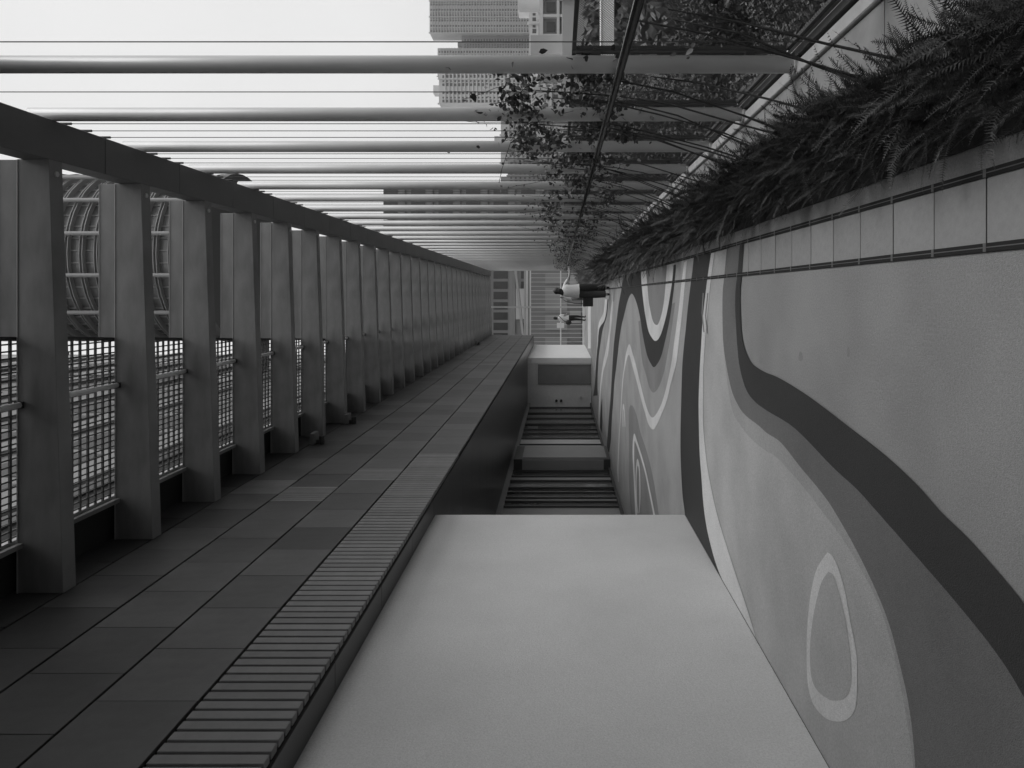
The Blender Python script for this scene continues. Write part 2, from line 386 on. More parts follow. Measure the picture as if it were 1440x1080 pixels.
# lobby behind the overhang
lob = thing('shop_front', 'recessed dark glazed shop front with pale panels beneath the overhang', 'shop front')
XS = -5.1
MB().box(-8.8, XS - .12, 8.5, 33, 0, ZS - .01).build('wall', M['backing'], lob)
MB().box(XS - .1, XS + .05, 8.5, 33, ZS - .14, ZS - .012).build('header', M['panel'], lob)
MB().box(XS - .1, XS + .06, 8.5, 33, 0, .06).build('base_rail', M['frame'], lob)
segs = [(16.0, 17.05, 'panel'), (17.12, 17.45, 'glass2'), (17.5, 17.78, 'panel'), (17.85, 18.25, 'glass2'), (18.3, 18.7, 'glass'), (18.78, 19.4, 'glass2'), (19.46, 19.9, 'panel'), (19.95, 20.5, 'glass'),
        (22.75, 23.3, 'alu'), (23.4, 24.1, 'alu'), (24.25, 25.1, 'alu'), (25.3, 26.0, 'glass2'), (26.1, 26.8, 'glass2'), (26.95, 27.9, 'glass'), (28.1, 29.2, 'glass2'), (29.3, 30.5, 'glass'), (30.6, 32, 'glass2')]
for q in range(7): segs.append((8.7 + q, 9.6 + q, 'glass'))
for a, c, mm in segs:
    MB().box(XS - .1, XS - .02, a, c, .062, ZS - .142).build('pane', M[mm], lob)
    MB().box(XS - .1, XS + .03, c + .005, c + .06, .061, ZS - .141).build('mullion', M['frame'], lob)
cb = thing('lobby_pillar', 'grey panelled pillar with a dark frame standing before the shop front', 'pillar')
MB().box(XS - .1, XS + .30, 20.7, 22.5, 0, ZS - .15).build('frame', M['frame'], cb)
MB().box(XS + .3, XS + .32, 20.85, 22.4, .1, ZS - .4).build('panel', M['panel'], cb)
MB().box(XS + .0, XS + .29, 20.66, 20.699, .2, ZS - .4).build('panel', M['panel'], cb)
# cross wall with door, pale return
cw = thing('cross_wall', 'grey cross wall with a flush door and a bright pale return beside the far fence', 'wall')
MB().box(-8.8, -2.96, 33.02, 33.3, 0, ZS - .012).build('wall', M['plaster2'], cw)
MB().box(-3.2, -2.95, 33.0, 41.6, 0, ZS - .011).build('return_wall', M['white'], cw)
dr = MB().box(-4.12, -3.3, 32.99, 33.019, .02, 2.42).build('door', M['door'], cw)
MB().box(-4.17, -4.125, 32.97, 33.02, .0, 2.47).box(-3.295, -3.25, 32.97, 33.02, 0, 2.47).box(-4.124, -3.296, 32.97, 33.02, 2.425, 2.47).build('door_frame', M['door'], dr)
for zc in (1.40, 1.62): MB().tube([(-4.93, 32.93, zc), (-4.93, 33.02, zc)], .06, 10).build('wall_fixture', M['darkmetal'], cw)
MB().tube([(-4.78, 32.95, .48), (-4.78, 33.02, .48)], .06, 10).build('socket', M['alu'], cw)
MB().box(-6.1, -5.25, 32.9, 33.018, 0, 2.45).build('dark_opening', M['backing'], cw)
# upper walkway slab edge above the beams
uw = thing('upper_walkway', 'upper walkway slab with a pale metal edge resting on the cross beams', 'walkway')
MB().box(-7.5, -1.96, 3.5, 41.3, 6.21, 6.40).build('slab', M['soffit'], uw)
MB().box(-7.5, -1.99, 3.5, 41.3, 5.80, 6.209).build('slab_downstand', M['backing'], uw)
MB().box(-1.985, -1.93, 3.5, 41.3, 5.77, 5.83).build('edge_trim', M['sill'], uw)
MB().box(-1.988, -1.95, 3.5, 41.3, 5.70, 5.74).build('edge_trim', M['beam'], uw)
EDG = .064
def grating(y0, y1):
    s = MB(); z0 = 5.757
    yy = y0 + .05
    while yy < y1 - .02:
        s.box(-1.93, -EDG * yy, yy - .010, yy + .010, z0, z0 + .016); yy += .105
    g1 = s
    t = MB(); x = -1.90
    while x < -EDG * y0:
        ye = min(y1, -x / EDG)
        t.box(x - .006, x + .006, y0, ye, z0 + .003, z0 + .013); x += .056
    return g1, t
for k in range(-1, 28):
    y0, y1 = P0 + PS * k + .002, P0 + PS * (k + 1) - .002
    if EDG * y1 > 1.8: break
    g, t = grating(y0, y1)
    p = g.build('grating_panel', M['grate'], uw, kind='stuff'); t.build('grating_bars', M['grate'], p, kind='stuff')
    eo = MB(); e0, e1 = -EDG * y0, -EDG * y1
    eo.add([(e0, y0 + .07, 5.753), (e0 + .028, y0 + .07, 5.753), (e1 + .028, y1 - .07, 5.753), (e1, y1 - .07, 5.753), (e0, y0 + .07, 5.84), (e0 + .028, y0 + .07, 5.84), (e1 + .028, y1 - .07, 5.84), (e1, y1 - .07, 5.84)],
           [(0, 3, 2, 1), (4, 5, 6, 7), (0, 1, 5, 4), (1, 2, 6, 5), (2, 3, 7, 6), (3, 0, 4, 7)])
    eo.build('edge_bar', M['darkmetal'], p)
    q = MB().tube([(-.865, y0 + .076, 5.715), (-.865, y1 - .076, 5.715)], .024, 8).build('pipe', M['white'], p, smooth=True)
    MB().box(-.89, -.84, y1 - .095, y1 - .076, 5.69, 5.756).build('pipe_clip', M['darkmetal'], p)

# unseen building and canopy behind the eye, added to darken the near end
rb = thing('added_shade_building', 'added unseen building behind the viewer with a canopy shading the near walkway', 'building')
MB().box(-22, -5.2, -16, -4.1, -9, 14).build('wall', M['bldg3'], rb)
MB().box(1.7, 2.19, -16, -4.1, -9, 5.89).build('wall', M['bldg3'], rb)
MB().box(-5.19, 2.19, -16, -4.1, 5.9, 14).build('added_storey', M['bldg3'], rb)
MB().box(-2.3, 1.9, -4.09, 4.85, 5.95, 6.2).build('added_shade_canopy', M['soffit'], rb)  # added overhead out of view, its length set to shade the near bays
MB().box(-5.19, 2.19, -16, -15.6, 0, 5.89).build('added_end_wall', M['bldg3'], rb)

# ------------------------------------------------------------------ pergola: round posts, edge beam, cross beams
pg = thing('pergola', 'long grey steel pergola of round posts, an edge beam and sloping cross beams', 'pergola')
NB = 29
zR, zL = 5.498, 5.385          # cross beam underside at edge beam and at facade
def cb_mesh():
    s = MB(); X1 = 1.062; X0 = XF + .005
    s.box(X0, X1, -.075, .075, zL, 5.75, (zR, 5.75))
    return s.mesh('cross_beam', M['beam'], bevel=.004)
cbm = cb_mesh()
lip_me = MB().box(XF + .006, 1.057, -.081, -.0752, 5.741, 5.749).mesh('lip', M['louvre'])
bolt_me = MB().tube([(0, 0, -.012), (0, 0, .006)], .022, 10).mesh('bolt', M['alu'])
pm = MB().tube([(0, 0, .035), (0, 0, 5.70)], .054, 20).mesh('post', M['post'], smooth=True)
eb = MB().box(1.06, 1.376, .003, PS - .003, 5.495, 5.715).mesh('edge_beam', M['edge'], bevel=.004)
flange = MB().tube([(0, 0, .030), (0, 0, .055)], .075, 16).mesh('base_flange', M['post'])
cab_me = MB().tube([(0, 0, .05), (0, 0, 5.74)], .0035, 6).mesh('cable', M['cable'])
fit_me = MB().tube([(0, 0, 5.60), (0, 0, 5.76)], .011, 8).mesh('cable_fitting', M['darkmetal'])
lug_me = MB().box(-.065, 0.01, -.012, .012, 5.72, 5.75).mesh('cable_lug', M['darkmetal'])
for k in range(-3, NB + 1):
    yc = P0 + PS * k
    o = put('post', pm, pg, loc=(1.43, yc, 0)); put('base_flange', flange, o)
    if k > -3:
        put('edge_beam', eb, pg, loc=(0, yc - PS / 2, 0))
    if k >= -2:
        o = put('cross_beam', cbm, pg, loc=(0, yc, 0))
        put('bolt', bolt_me, o, loc=(.955, 0, zR - .003)); put('lip', lip_me, o)
        # upper flange of the beam over the open part of the bay
        xe = -EDG * yc
        if xe > -1.9:
            MB().box(xe, 1.058, -.068, .068, 5.752, 5.905).build('top_rail', M['beam'], o, bevel=.003); MB().box(xe, 1.057, -.073, -.0682, 5.897, 5.905).build('lip', M['louvre'], o)
cabs = [4.04, 5.04, 5.98, 6.24, 6.50]
for k in range(1, 12):
    for f in (.27, .47, .68): cabs.append(P0 + PS * k + f * PS + (0 if k > 1 else .05))
for yc in cabs:
    o = put('cable', cab_me, pg, loc=(1.435, yc, 0)); put('cable_fitting', fit_me, o); put('cable_lug', lug_me, o)

# handrail on brackets in front of the posts
hr = thing('handrail', 'dark round steel handrail running along the posts at waist height', 'handrail')
MB().tube([(1.335, -1, 1.135), (1.335, 41.2, 1.135)], .024, 14).build('rail', M['rail'], hr, smooth=True)
brk = MB().box(-.095, 0, -.014, .014, -.012, .012).box(-.03, .0, -.03, .03, -.03, .03).mesh('bracket', M['darkmetal'])
for k in range(-3, NB + 1):
    put('bracket', brk, hr, loc=(1.385 + .04, P0 + PS * k - .0, 1.105))
# expanded-metal fence panels outside the posts
fm_ = thing('mesh_fence', 'fence of dark expanded metal panels fixed outside the posts', 'fence')
def strands(Wd, z0, z1, px=.031, pz=.0156, wd=.0029):
    V = []; F = []
    sl = pz / px
    H = z1 - z0
    for sgn in (1, -1):
        c = -Wd * sl if sgn == 1 else 0
        cmax = H if sgn == 1 else H + Wd * sl
        while c < cmax:
            # z = c + sgn*sl*y
            ya, yb = 0.0, Wd
            if sgn == 1:
                ya = max(ya, -c / sl); yb = min(yb, (H - c) / sl)
            else:
                ya = max(ya, (c - H) / sl); yb = min(yb, c / sl)
            if yb - ya > .005:
                n = len(V)
                za, zb = z0 + c + sgn * sl * ya, z0 + c + sgn * sl * yb
                xo = .0008 * sgn
                V += [(xo, ya, za - wd/2), (xo, yb, zb - wd/2), (xo, yb, zb + wd/2), (xo, ya, za + wd/2)]
                F.append((n, n+1, n+2, n+3))
            c += pz
    return npmesh('wire_mesh', V, F, M['mesh'])
PW = PS - .05
wm = strands(PW, .10, 1.40)
fr = MB().box(-.012, .012, 0, PW, 1.395, 1.42).box(-.012, .012, 0, PW, .08, .105).box(-.012, .012, 0, .02, .106, 1.394).box(-.012, .012, PW - .02, PW, .106, 1.394).mesh('frame', M['darkmetal'])
clipm = MB().box(-.06, .012, -.03, .0, 0, .06).mesh('clip', M['darkmetal'])
for k in range(-3, NB):
    y0 = P0 + PS * k + .01
    o = put('panel_frame', fr, fm_, loc=(1.515, y0, 0))
    wmo = put('wire_mesh', wm, o, kind='stuff')
    for zc in (.28, 1.24): put('clip', clipm, o, loc=(0, .02, zc))
MB().box(1.455, 1.50, -1, 41.2, .005, .055).build('bottom_rail', M['darkmetal'], fm_)
MB().box(1.53, 1.56, -1, 41.2, .03, .06).build('bottom_trim', M['alu'], fm_)

# floodlights hanging under the beams by the facade
for yy, xx, lab in ((11.15, -2.26, 'small wall floodlight hanging below the tenth metre of tiles'), (12.9, -2.26, ''), (33.0, -2.26, '')):
    t = thing('floodlight', 'small grey floodlight on a bracket under the cross beams by the tiles', 'floodlight', 'floodlights along the tiled overhang', (xx, yy, 5.32))
    MB().box(-.07, .10, -.11, .11, -.02, .05).build('lamp_head', M['lampm'], t, bevel=.008)
    MB().box(-.085, -.02, -.02, .02, -.14, -.021).build('bracket', M['darkmetal'], t)
    MB().tube([(-.084, 0, -.10), (.04, 0, -.10)], .04, 10).build('driver_box', M['darkmetal'], t)

# ------------------------------------------------------------------ far end: fence, buildings
fe = thing('end_fence', 'tall white barred fence closing the far end of the walkway', 'fence')
ZT = 3.28
MB().box(-3.15, 1.55, 42.0, 42.06, ZT - .13, ZT - .05).build('top_rail', M['white'], fe)
MB().box(-3.15, 1.55, 42.0, 42.06, ZT + .06, ZT + .15).build('top_rail', M['white'], fe)
MB().box(-3.15, 1.55, 41.99, 42.05, 1.36, 1.43).build('mid_rail', M['white'], fe)
MB().box(-3.15, 1.55, 41.9, 42.2, 0, .10).build('kerb', M['white'], fe)
barm = MB().box(-.018, .018, 42.01, 42.04, .101, ZT - .131).mesh('bar', M['alu'])
x = -3.05
while x < 1.5:
    put('bar', barm, fe, loc=(x, 0, 0)); x += .252
MB().box(-.80, -.70, 41.98, 42.08, .1, 5.5).build('post', M['alu'], fe)
MB().box(-3.12, -3.04, 41.98, 42.08, .1, 3.4).build('post', M['alu'], fe)
nb = thing('notice_board', 'white rectangular notice fixed to the far white fence beside the man', 'sign')
MB().box(-1.98, -1.68, 41.95, 41.985, 1.19, 1.62).build('board', M['paper'], nb, bevel=.004)
MB().box(-1.96, -1.70, 41.986, 41.989, 1.25, 1.5).build('backing_plate', M['alu'], nb)
# terrace beyond the fence carrying the pale hall
MB().box(-12, 6.4, 43.5, 74, -9.0, -.25).build('terrace', M['bldg3'], kind='structure')
hall = thing('terrace_hall', 'low dark hall with pale wall panels standing beyond the end fence', 'building')
MB().box(-8, 6, 52, 56, -.25, 1.3).build('wall', M['bldg3'], hall)
for a, c in ((-4.2, -3.2), (-2.6, -1.5), (-1.2, .5), (.8, 1.5)):
    MB().box(a, c, 51.95, 51.999, .9, 2.5).build('pale_panel', M['ublk'], hall)
MB().box(-8, 6, 52, 56, 1.301, 3.9).build('upper_wall', M['bldg4'], hall)
for q in range(9): MB().box(-6 + q * 1.3, -5.1 + q * 1.3, 51.9, 51.998, -.1, .7).build('step_block', M['bldg'] if q % 2 else M['bldg4'], hall)
ob = thing('office_block', 'dark office block with close floor bands behind the far end of the pergola', 'building')
MB().box(-16, 11.5, 75, 92, -9, 19.6).build('wall', M['bldg4'], ob)
wn = MB().box(0, .78, -.05, .3, 0, 1.5).mesh('window', M['win'])
fb = MB().box(-16.1, 11.5, -.2, 0, 0, .35).mesh('floor_band', M['bldg3'])
for fl in range(9):
    put('floor_band', fb, ob, loc=(0, 75, -5.5 + fl * 2.9))
    for q in range(25):
        put('window', wn, ob, loc=(-15.7 + q * 1.085, 75, -4.7 + fl * 2.9))
MB().box(-2.6, .6, 74.2, 74.9, 5.0, 6.0).build('canopy_sign', M['bldg'], ob)
br = thing('footbridge', 'pale steel footbridge girder with a diagonal stair flight beyond the end fence', 'footbridge')
MB().box(-6, 4.5, 60, 60.2, 4.25, 4.45).build('girder', M['louvre'], br)
MB().box(-6, 4.5, 61.5, 61.7, 4.3, 4.5).build('girder', M['louvre'], br)
MB().box(-4.5, 3, 60.4, 61.2, 4.35, 4.55, (5.2, 5.4)).build('stair_flight', M['louvre'], br)
for xx in (-5.8, 4.2): MB().box(xx, xx + .3, 60, 61.8, -.25, 4.2).build('pier', M['louvre'], br)

# curved louvred gallery high above, joined to the pale block on the left
gl = thing('curved_gallery', 'rounded glass gallery wrapped in pale curved fins high above the beams', 'building')
GX, GY, GR = 1.6, 31.5, 3.68
def ring(r0, r1, z0, z1, n=40):
    s = MB(); 
    for i in range(n):
        t = 2 * math.pi * i / n; c, d = math.cos(t), math.sin(t)
        s.v += [(GX + r0*c, GY + r0*d, z0), (GX + r1*c, GY + r1*d, z0), (GX + r1*c, GY + r1*d, z1), (GX + r0*c, GY + r0*d, z1)]
    for i in range(n):
        a, q = i*4, ((i+1) % n)*4
        for j in range(4):
            s.f.append((a + j, q + j, q + (j+1) % 4, a + (j+1) % 4))
    return s
s = MB().tube([(GX, GY, 15.9), (GX, GY, 30)], GR - .25, 40); s.build('glazing', M['drumglass'], gl, smooth=False)
z = 16.1
while z < 29.8:
    ring(GR - .20, GR, z, z + .03).build('fin', M['louvre'], gl); ring(GR - .20, GR - .02, z + .13, z + .155).build('fin', M['louvre'], gl); z += .58
for q in range(44):
    c, d = math.cos(q * 2 * math.pi / 44 + .04), math.sin(q * 2 * math.pi / 44 + .04)
    MB().tube([(GX + (GR - .235)*c, GY + (GR - .235)*d, 15.88), (GX + (GR - .235)*c, GY + (GR - .235)*d, 30)], .03, 5).build('mullion', M['louvre'], gl)
ring(.2, GR + .02, 15.5, 15.88).build('floor_slab', M['bldg3'], gl)
for ang in (-128, -103, -78, -55, -30):
    c, d = math.cos(R(ang)), math.sin(R(ang))
    MB().tube([(GX + (GR + .1)*c, GY + (GR + .1)*d, 15.7), (GX + (GR + .1)*c, GY + (GR + .1)*d, 30)], .085, 10).build('column', M['louvre'], gl)
MB().box(-3.499, GX, GY + 1, GY + 3, 15.55, 15.87).build('link_slab', M['bldg3'], gl)
ub = thing('upper_block', 'tall pale upper building with long window bands rising over the tiled overhang', 'building')
MB().box(-22, -3.5, -25, 41.4, 6.41, 34).build('wall', M['ublk'], ub)
ubw = MB().box(-3.56, -3.47, 0, 1.9, 0, 1.5).mesh('window', M['ublk2']); ubb = MB().box(-3.499, -3.38, -25, 41.4, 0, .22).mesh('floor_band', M['ublk'])
for fl in range(8):
    put('floor_band', ubb, ub, loc=(0, 0, 6.9 + fl * 3.3))
    for q in range(19):
        put('window', ubw, ub, loc=(0, -6 + q * 2.45, 8.1 + fl * 3.3))

# ------------------------------------------------------------------ city beyond the fence
def tower(name, label, x0, x1, y0, top, m, floors_h=3.1, colw=6.0, depth=24, base=-9, group=None, rec=()):
    t = thing(name, label, 'building', group)
    MB().box(x0, x1, y0, y0 + depth, base, top).build('wall', m, t)
    s = MB(); f = MB(); tg = random.Random(int(x0 * 7 + top))
    nc = max(1, int((x1 - x0) / colw)); cw = (x1 - x0) / nc
    z = base + 4
    while z < top - 3:
        f.box(x0 - .4, x1 + .4, y0 - .9, y0 - .02, z - .5, z - .1)
        for c in range(nc):
            a = x0 + c * cw
            rr = tg.random()
            s.box(a + cw * (.14 + .08 * rr), a + cw * (.46 + .1 * tg.random()), y0 - .15, y0 + .3, z + .4 + .3 * rr, z + floors_h - .9)
            if tg.random() < .3: f.box(a + cw * .55, a + cw * .64, y0 - .7, y0 - .02, z + .6, z + 1.3)
            if c % 4 == 3 and tg.random() < .8: f.box(a, a + cw * .9, y0 - 1.6, y0 - .91, z - .5, z + .6)
            if c % 3 != 1: s.box(a + cw * .66, a + cw * .86, y0 - .15, y0 + .3, z + .9, z + floors_h - 1.0)
        z += floors_h
    s.build('windows', M['win'], t, kind='stuff'); f.build('balcony_slabs', m, t, kind='stuff')
    for c in range(0, nc + 1, 3):
        MB().box(x0 + c * cw - .5, x0 + c * cw + .5, y0 - 1.2, y0 + .1, base, top + .8).build('pier', m, t)
    MB().box(x0 + (x1-x0)*.35, x0 + (x1-x0)*.6, y0 + 3, y0 + 12, top, top + 5).build('roof_house', m, t)
    return t
tower('apartment_tower', 'tallest apartment tower with grid balconies, stepped roof house on top', 294, 420, 800, 147, M['bldg'])
tower('apartment_tower', 'lower grey apartment wing recessed between two taller towers', 277, 294.6, 808, 112, M['bldg3'])
tower('apartment_tower', 'grey apartment tower beside the recessed wing, thick balcony bands', 245, 277, 800, 138, M['bldg'])
tower('apartment_tower', 'pale apartment tower with white balcony bands behind the second post', 150, 176, 560, 96, M['bldg2'])
tower('apartment_tower', 'slim pale apartment tower adjoining the white banded tower', 176.6, 190, 565, 98, M['bldg2'])
tower('mid_rise_block', 'distant mid-rise block with a flat roof behind the third bay', 96, 130, 520, 44, M['bldg'])
tower('mid_rise_block', 'distant wide mid-rise slab rising just above the vines', 62, 92, 480, 36, M['bldg3'])
tower('low_rise_block', 'long low pale block with rows of windows at the foot of the towers', 84, 190, 300, 14, M['bldg2'], colw=5)
hs = thing('framed_house', 'dark house with white frames round deep openings beyond the fence', 'house')
MB().box(43.5, 74, 130.6, 146, -9, 4.9).build('wall', M['bldg4'], hs)
for z0, z1 in ((4.4, 5.1), (1.4, 1.9), (-1.6, -1.1), (-4.6, -4.1)): MB().box(43.3, 74.2, 129.6, 130.2, z0, z1).build('floor_band', M['bldg2'], hs)
for q in range(9): MB().box(43.4 + q * 3.6, 43.9 + q * 3.6, 129.65, 130.5, -9, 4.39).build('column', M['bldg2'], hs)
for q in range(8):
    for z0 in (2.2, -.8, -3.8): MB().box(44.6 + q * 3.6, 46.4 + q * 3.6, 130.4, 130.59, z0, z0 + 1.6).build('window', M['win'], hs)
for (x0, x1, yy, z0, z1, lab) in ((26.5, 60, 80, -4.7, -3.3, 'long white viaduct girder on piers seen through the fence mesh'),
                             (7.4, 11.3, 36, -3.1, -2.45, 'short white walkway girder on piers among the trees'),):
    t = thing('viaduct_girder', lab, 'viaduct')
    MB().box(x0, x1, yy, yy + 1.2, z0, z1).build('girder', M['white'], t)
    MB().box(x0 - .1, x1 + .1, yy - .12, yy + 1.3, z1, z1 + .12).build('coping', M['white'], t)
    for q in range(3): MB().box(x0 + .4 + q * (x1 - x0 - 1.4) / 2, x0 + 1.0 + q * (x1 - x0 - 1.4) / 2, yy + .2, yy + 1.0, -9, z0).build('pier', M['bldg3'], t)
hb = thing('roof_hut', 'small pale flat-roofed hut among trees just beyond the fence', 'hut')
MB().box(8.6, 9.9, 30, 31.5, -9, -1.3).build('wall', M['bldg'], hb); MB().box(8.5, 10.0, 29.9, 31.6, -1.3, -1.15).build('roof', M['bldg2'], hb)
MB().box(8.9, 9.3, 29.95, 30.01, -2.0, -1.6).build('window', M['win'], hb)

# ------------------------------------------------------------------ vegetation
def leaf_cloud(n, blobs, size, seed):
    g = np.random.default_rng(seed)
    cs = np.array([b[:3] for b in blobs]); rs = np.array([b[3] for b in blobs])
    idx = g.choice(len(blobs), n, p=rs**2 / (rs**2).sum())
    d = g.normal(size=(n, 3)); d /= np.linalg.norm(d, axis=1)[:, None]
    rad = rs[idx] * (.45 + .6 * g.random(n) ** .5)
    p = cs[idx] + d * rad[:, None] * np.array([1, 1, .8])
    a = g.normal(size=(n, 3)); a /= np.linalg.norm(a, axis=1)[:, None]
    b = np.cross(a, g.normal(size=(n, 3))); b /= np.linalg.norm(b, axis=1)[:, None]
    s = size * (.6 + .8 * g.random(n))[:, None]
    V = np.stack([p - a*s, p + b*s*.5, p + a*s, p - b*s*.5], 1).reshape(-1, 3)
    F = np.arange(n * 4).reshape(-1, 4)
    return V, F
def make_tree(h, seed, n=60000):
    g = random.Random(seed)
    tr = MB(); tr.tube([(0, 0, 0), (.1, .05, h*.3), (.0, .15, h*.55), (.1, .1, h*.8)], [.22, .17, .12, .05], 10)
    blobs = []
    for i in range(22):
        a = g.uniform(0, 6.28); r = g.uniform(.3, 2.9); z = h * g.uniform(.5, 1.0)
        r *= (1.25 - z / h * .55)
        p = (r * math.cos(a), r * math.sin(a), z - .5)
        blobs.append((*p, g.uniform(.7, 1.3)))
        tr.tube([(0, .1, h*.4 + g.uniform(0, h*.2)), (p[0]*.5, p[1]*.5, p[2] - .5), p], [.07, .045, .015], 6)
    V, F = leaf_cloud(n, blobs, .045, seed)
    return tr.mesh('trunk', M['bark'], True), npmesh('crown', V, F, M['leaf'])
trees = [make_tree(8.2, 3), make_tree(7.6, 5), make_tree(8.8, 9)]
spots = [(5.2, 6.2, 0, -.2, 'leafy tree right outside the first bay of mesh fence'), (4.4, 10.8, 1, 0, 'leafy tree outside the fence beside the second bay'),
         (9.2, 9.6, 2, -1.0, 'broad leafy tree between the fence and the long white parapet'), (6.2, 15.5, 0, .2, 'bushy tree outside the fence by the climbing vines'),
         (10.5, 16.5, 1, -.6, 'spreading tree behind the bushy one, short of the hut'), (5.0, 21, 2, .2, 'tall tree close outside the fence past the vines'),
         (12.8, 24, 0, -.3, 'tree before the framed house and its white columns'), (5.4, 28, 1, .6, 'tree outside the fence just short of the hut'),
         (15.5, 31, 2, -.5, 'tree beyond the hut toward the framed house'), (6.0, 35, 0, .8, 'tree outside the far end of the fence'),
         (19, 40, 1, .2, 'distant round tree at the foot of the framed house'), (8.6, 5.0, 1, -1.2, 'low-crowned tree under the near end of the fence'),
         (14, 13, 0, -1.4, 'low dark tree farther out from the first bay'), (24, 48, 2, .0, 'far tree beside the long white parapet wall')]
for i, (xx, yy, v, dz, lab) in enumerate(spots):
    t = thing('leafy_tree', lab, 'tree', 'trees beyond the fence', (xx, yy, -9 + dz - .0))
    t.rotation_euler.z = i * 1.7
    if dz: t.location.z = -9; t.scale.z = (8.3 + dz) / 8.3
    put('trunk', trees[v][0], t); put('crown', trees[v][1], t)

# ferns in the bed: arching fronds with many narrow leaflets, one mass of ground cover
def frond(n=22, L_=1.0, droop=.6, g=None):
    V = []; F = []
    def P(t): return np.array([t * L_ * (1 - .12 * t), 0, droop * L_ * (.9 * t - 1.15 * t * t)])
    N = 6
    for i in range(N + 1):
        t = i / N; p = P(t); wv = .006 * (1 - .8 * t)
        V += [p + [0, wv, 0], p - [0, wv, 0]]
    for i in range(N): 
        a = i * 2; F += [(a, a+1, a+3), (a, a+3, a+2)]
    for i in range(n):
        t = .1 + .88 * i / (n - 1); p = P(t)
        ll = .062 * (math.sin(math.pi * min(1, t * 1.02)) ** .6) * g.uniform(.75, 1.2) + .006
        for sd_ in (1, -1):
            q = p + np.array([ll * .45, sd_ * ll, g.uniform(-.25, .35) * ll]); k = len(V)
            V += [p + [-.006, 0, 0], p + [.008, 0, .002], q]; F.append((k, k+1, k+2))
    return np.array(V), np.array(F)
gg = random.Random(4)
fv = [frond(34, 1.0, d, gg) for d in (.10, .25, .45, .70)]
def fern_mass(name, specs, mtl, seed, fvs):
    g = np.random.default_rng(seed); VS = []; FS = []; n = 0
    for (p, az, ti, ro, sc, v) in specs:
        V, F = fvs[v]
        c, s = math.cos(az), math.sin(az); ct, st = math.cos(ti), math.sin(ti); cr, sr = math.cos(ro), math.sin(ro)
        Rx = np.array([[1, 0, 0], [0, cr, -sr], [0, sr, cr]]); Ry = np.array([[ct, 0, -st], [0, 1, 0], [st, 0, ct]]); Rz = np.array([[c, -s, 0], [s, c, 0], [0, 0, 1]])
        VS.append((V * sc) @ (Rz @ Ry @ Rx).T + p); FS.append(F + n); n += len(V)
    return npmesh(name, np.concatenate(VS), np.concatenate(FS), mtl)
sp = []
yy = .9
while yy < 20.5:
    dens = 760 if yy < 5 else (560 if yy < 10 else 320)
    for _ in range(int(dens * .25)):
        x = (.57 if yy < 6 else .53) + (.30 if yy < 3 else .36) * gg.random(); y0 = yy + gg.random() * .25
        side = gg.random()
        az = (gg.gauss(math.pi, .9) if gg.random() < .5 else gg.uniform(0, 6.28)) if x < .66 else (gg.uniform(.9, 5.4) if side < .75 else gg.uniform(-.9, .9))
        lean = (.25 + .8 * gg.random()) if gg.random() < .3 else gg.uniform(.75, 1.5)
        sc = (gg.uniform(.18, .36) if gg.random() < .9 else gg.uniform(.36, .52)) * (.72 if x < .66 else 1.0) * (1.0 if yy < 5 else 1.2 if yy < 9 else 1.6)
        sp.append((np.array([x, y0, .01 + gg.random() * .14]), az, lean * 1.0, gg.uniform(-.6, .6), sc, gg.randrange(4)))
    yy += .25
o = put('fern_cover', fern_mass('fern_cover', sp, M['fern'], 1, fv), kind='stuff')
tag(o, 'dense dark fern ground cover spilling over the edge of the planting bed', 'fern')
sp = []
yy = 20.2
while yy < 40:
    for _ in range(46):
        x = .30 + .75 * gg.random(); sp.append((np.array([x, yy + gg.random() * .3, .01 + .5 * gg.random() * (x - .2)]), gg.uniform(0, 6.28), gg.uniform(.3, 1.3), gg.uniform(-.6, .6), gg.uniform(.3, .55), gg.randrange(4)))
    yy += .3
o = put('pale_shrubs', fern_mass('pale_shrubs', sp, M['fern2'], 2, fv), kind='stuff')
tag(o, 'paler low shrubs filling the far stretch of the planting bed', 'shrub')

# climbing vines: stems rising from the bed to the fence, leaves hanging about the handrail
def leaf_mesh():
    pts = [(0, 0, 0), (.28, .30, .05), (.62, .27, .04), (1, 0, -.10), (.62, -.27, .04), (.28, -.30, .05), (.45, 0, -.01)]
    return MB().add(pts, [(0, 6, 1), (1, 6, 2), (2, 6, 3), (3, 6, 4), (4, 6, 5), (5, 6, 0)])
lm = leaf_mesh(); lme = lm.mesh('leaf', M['vine'])
lV = np.array(lm.v); lF = np.array(lm.f)
VL = ['leafy climbing vine in the bay with the single thin cable, before the apartment towers', 'thick climbing vine crowding the second bay above the handrail', 'dark dense clump of climbing vine in the third bay',
      'climbing vine with trailing tendrils in the fourth bay', 'climbing vine spreading over the fifth bay of the fence']
def rotm(g):
    return Quaternion((g.gauss(0, 1), g.gauss(0, 1), g.gauss(0, 1), g.gauss(0, 1))).normalized()
g = random.Random(21)
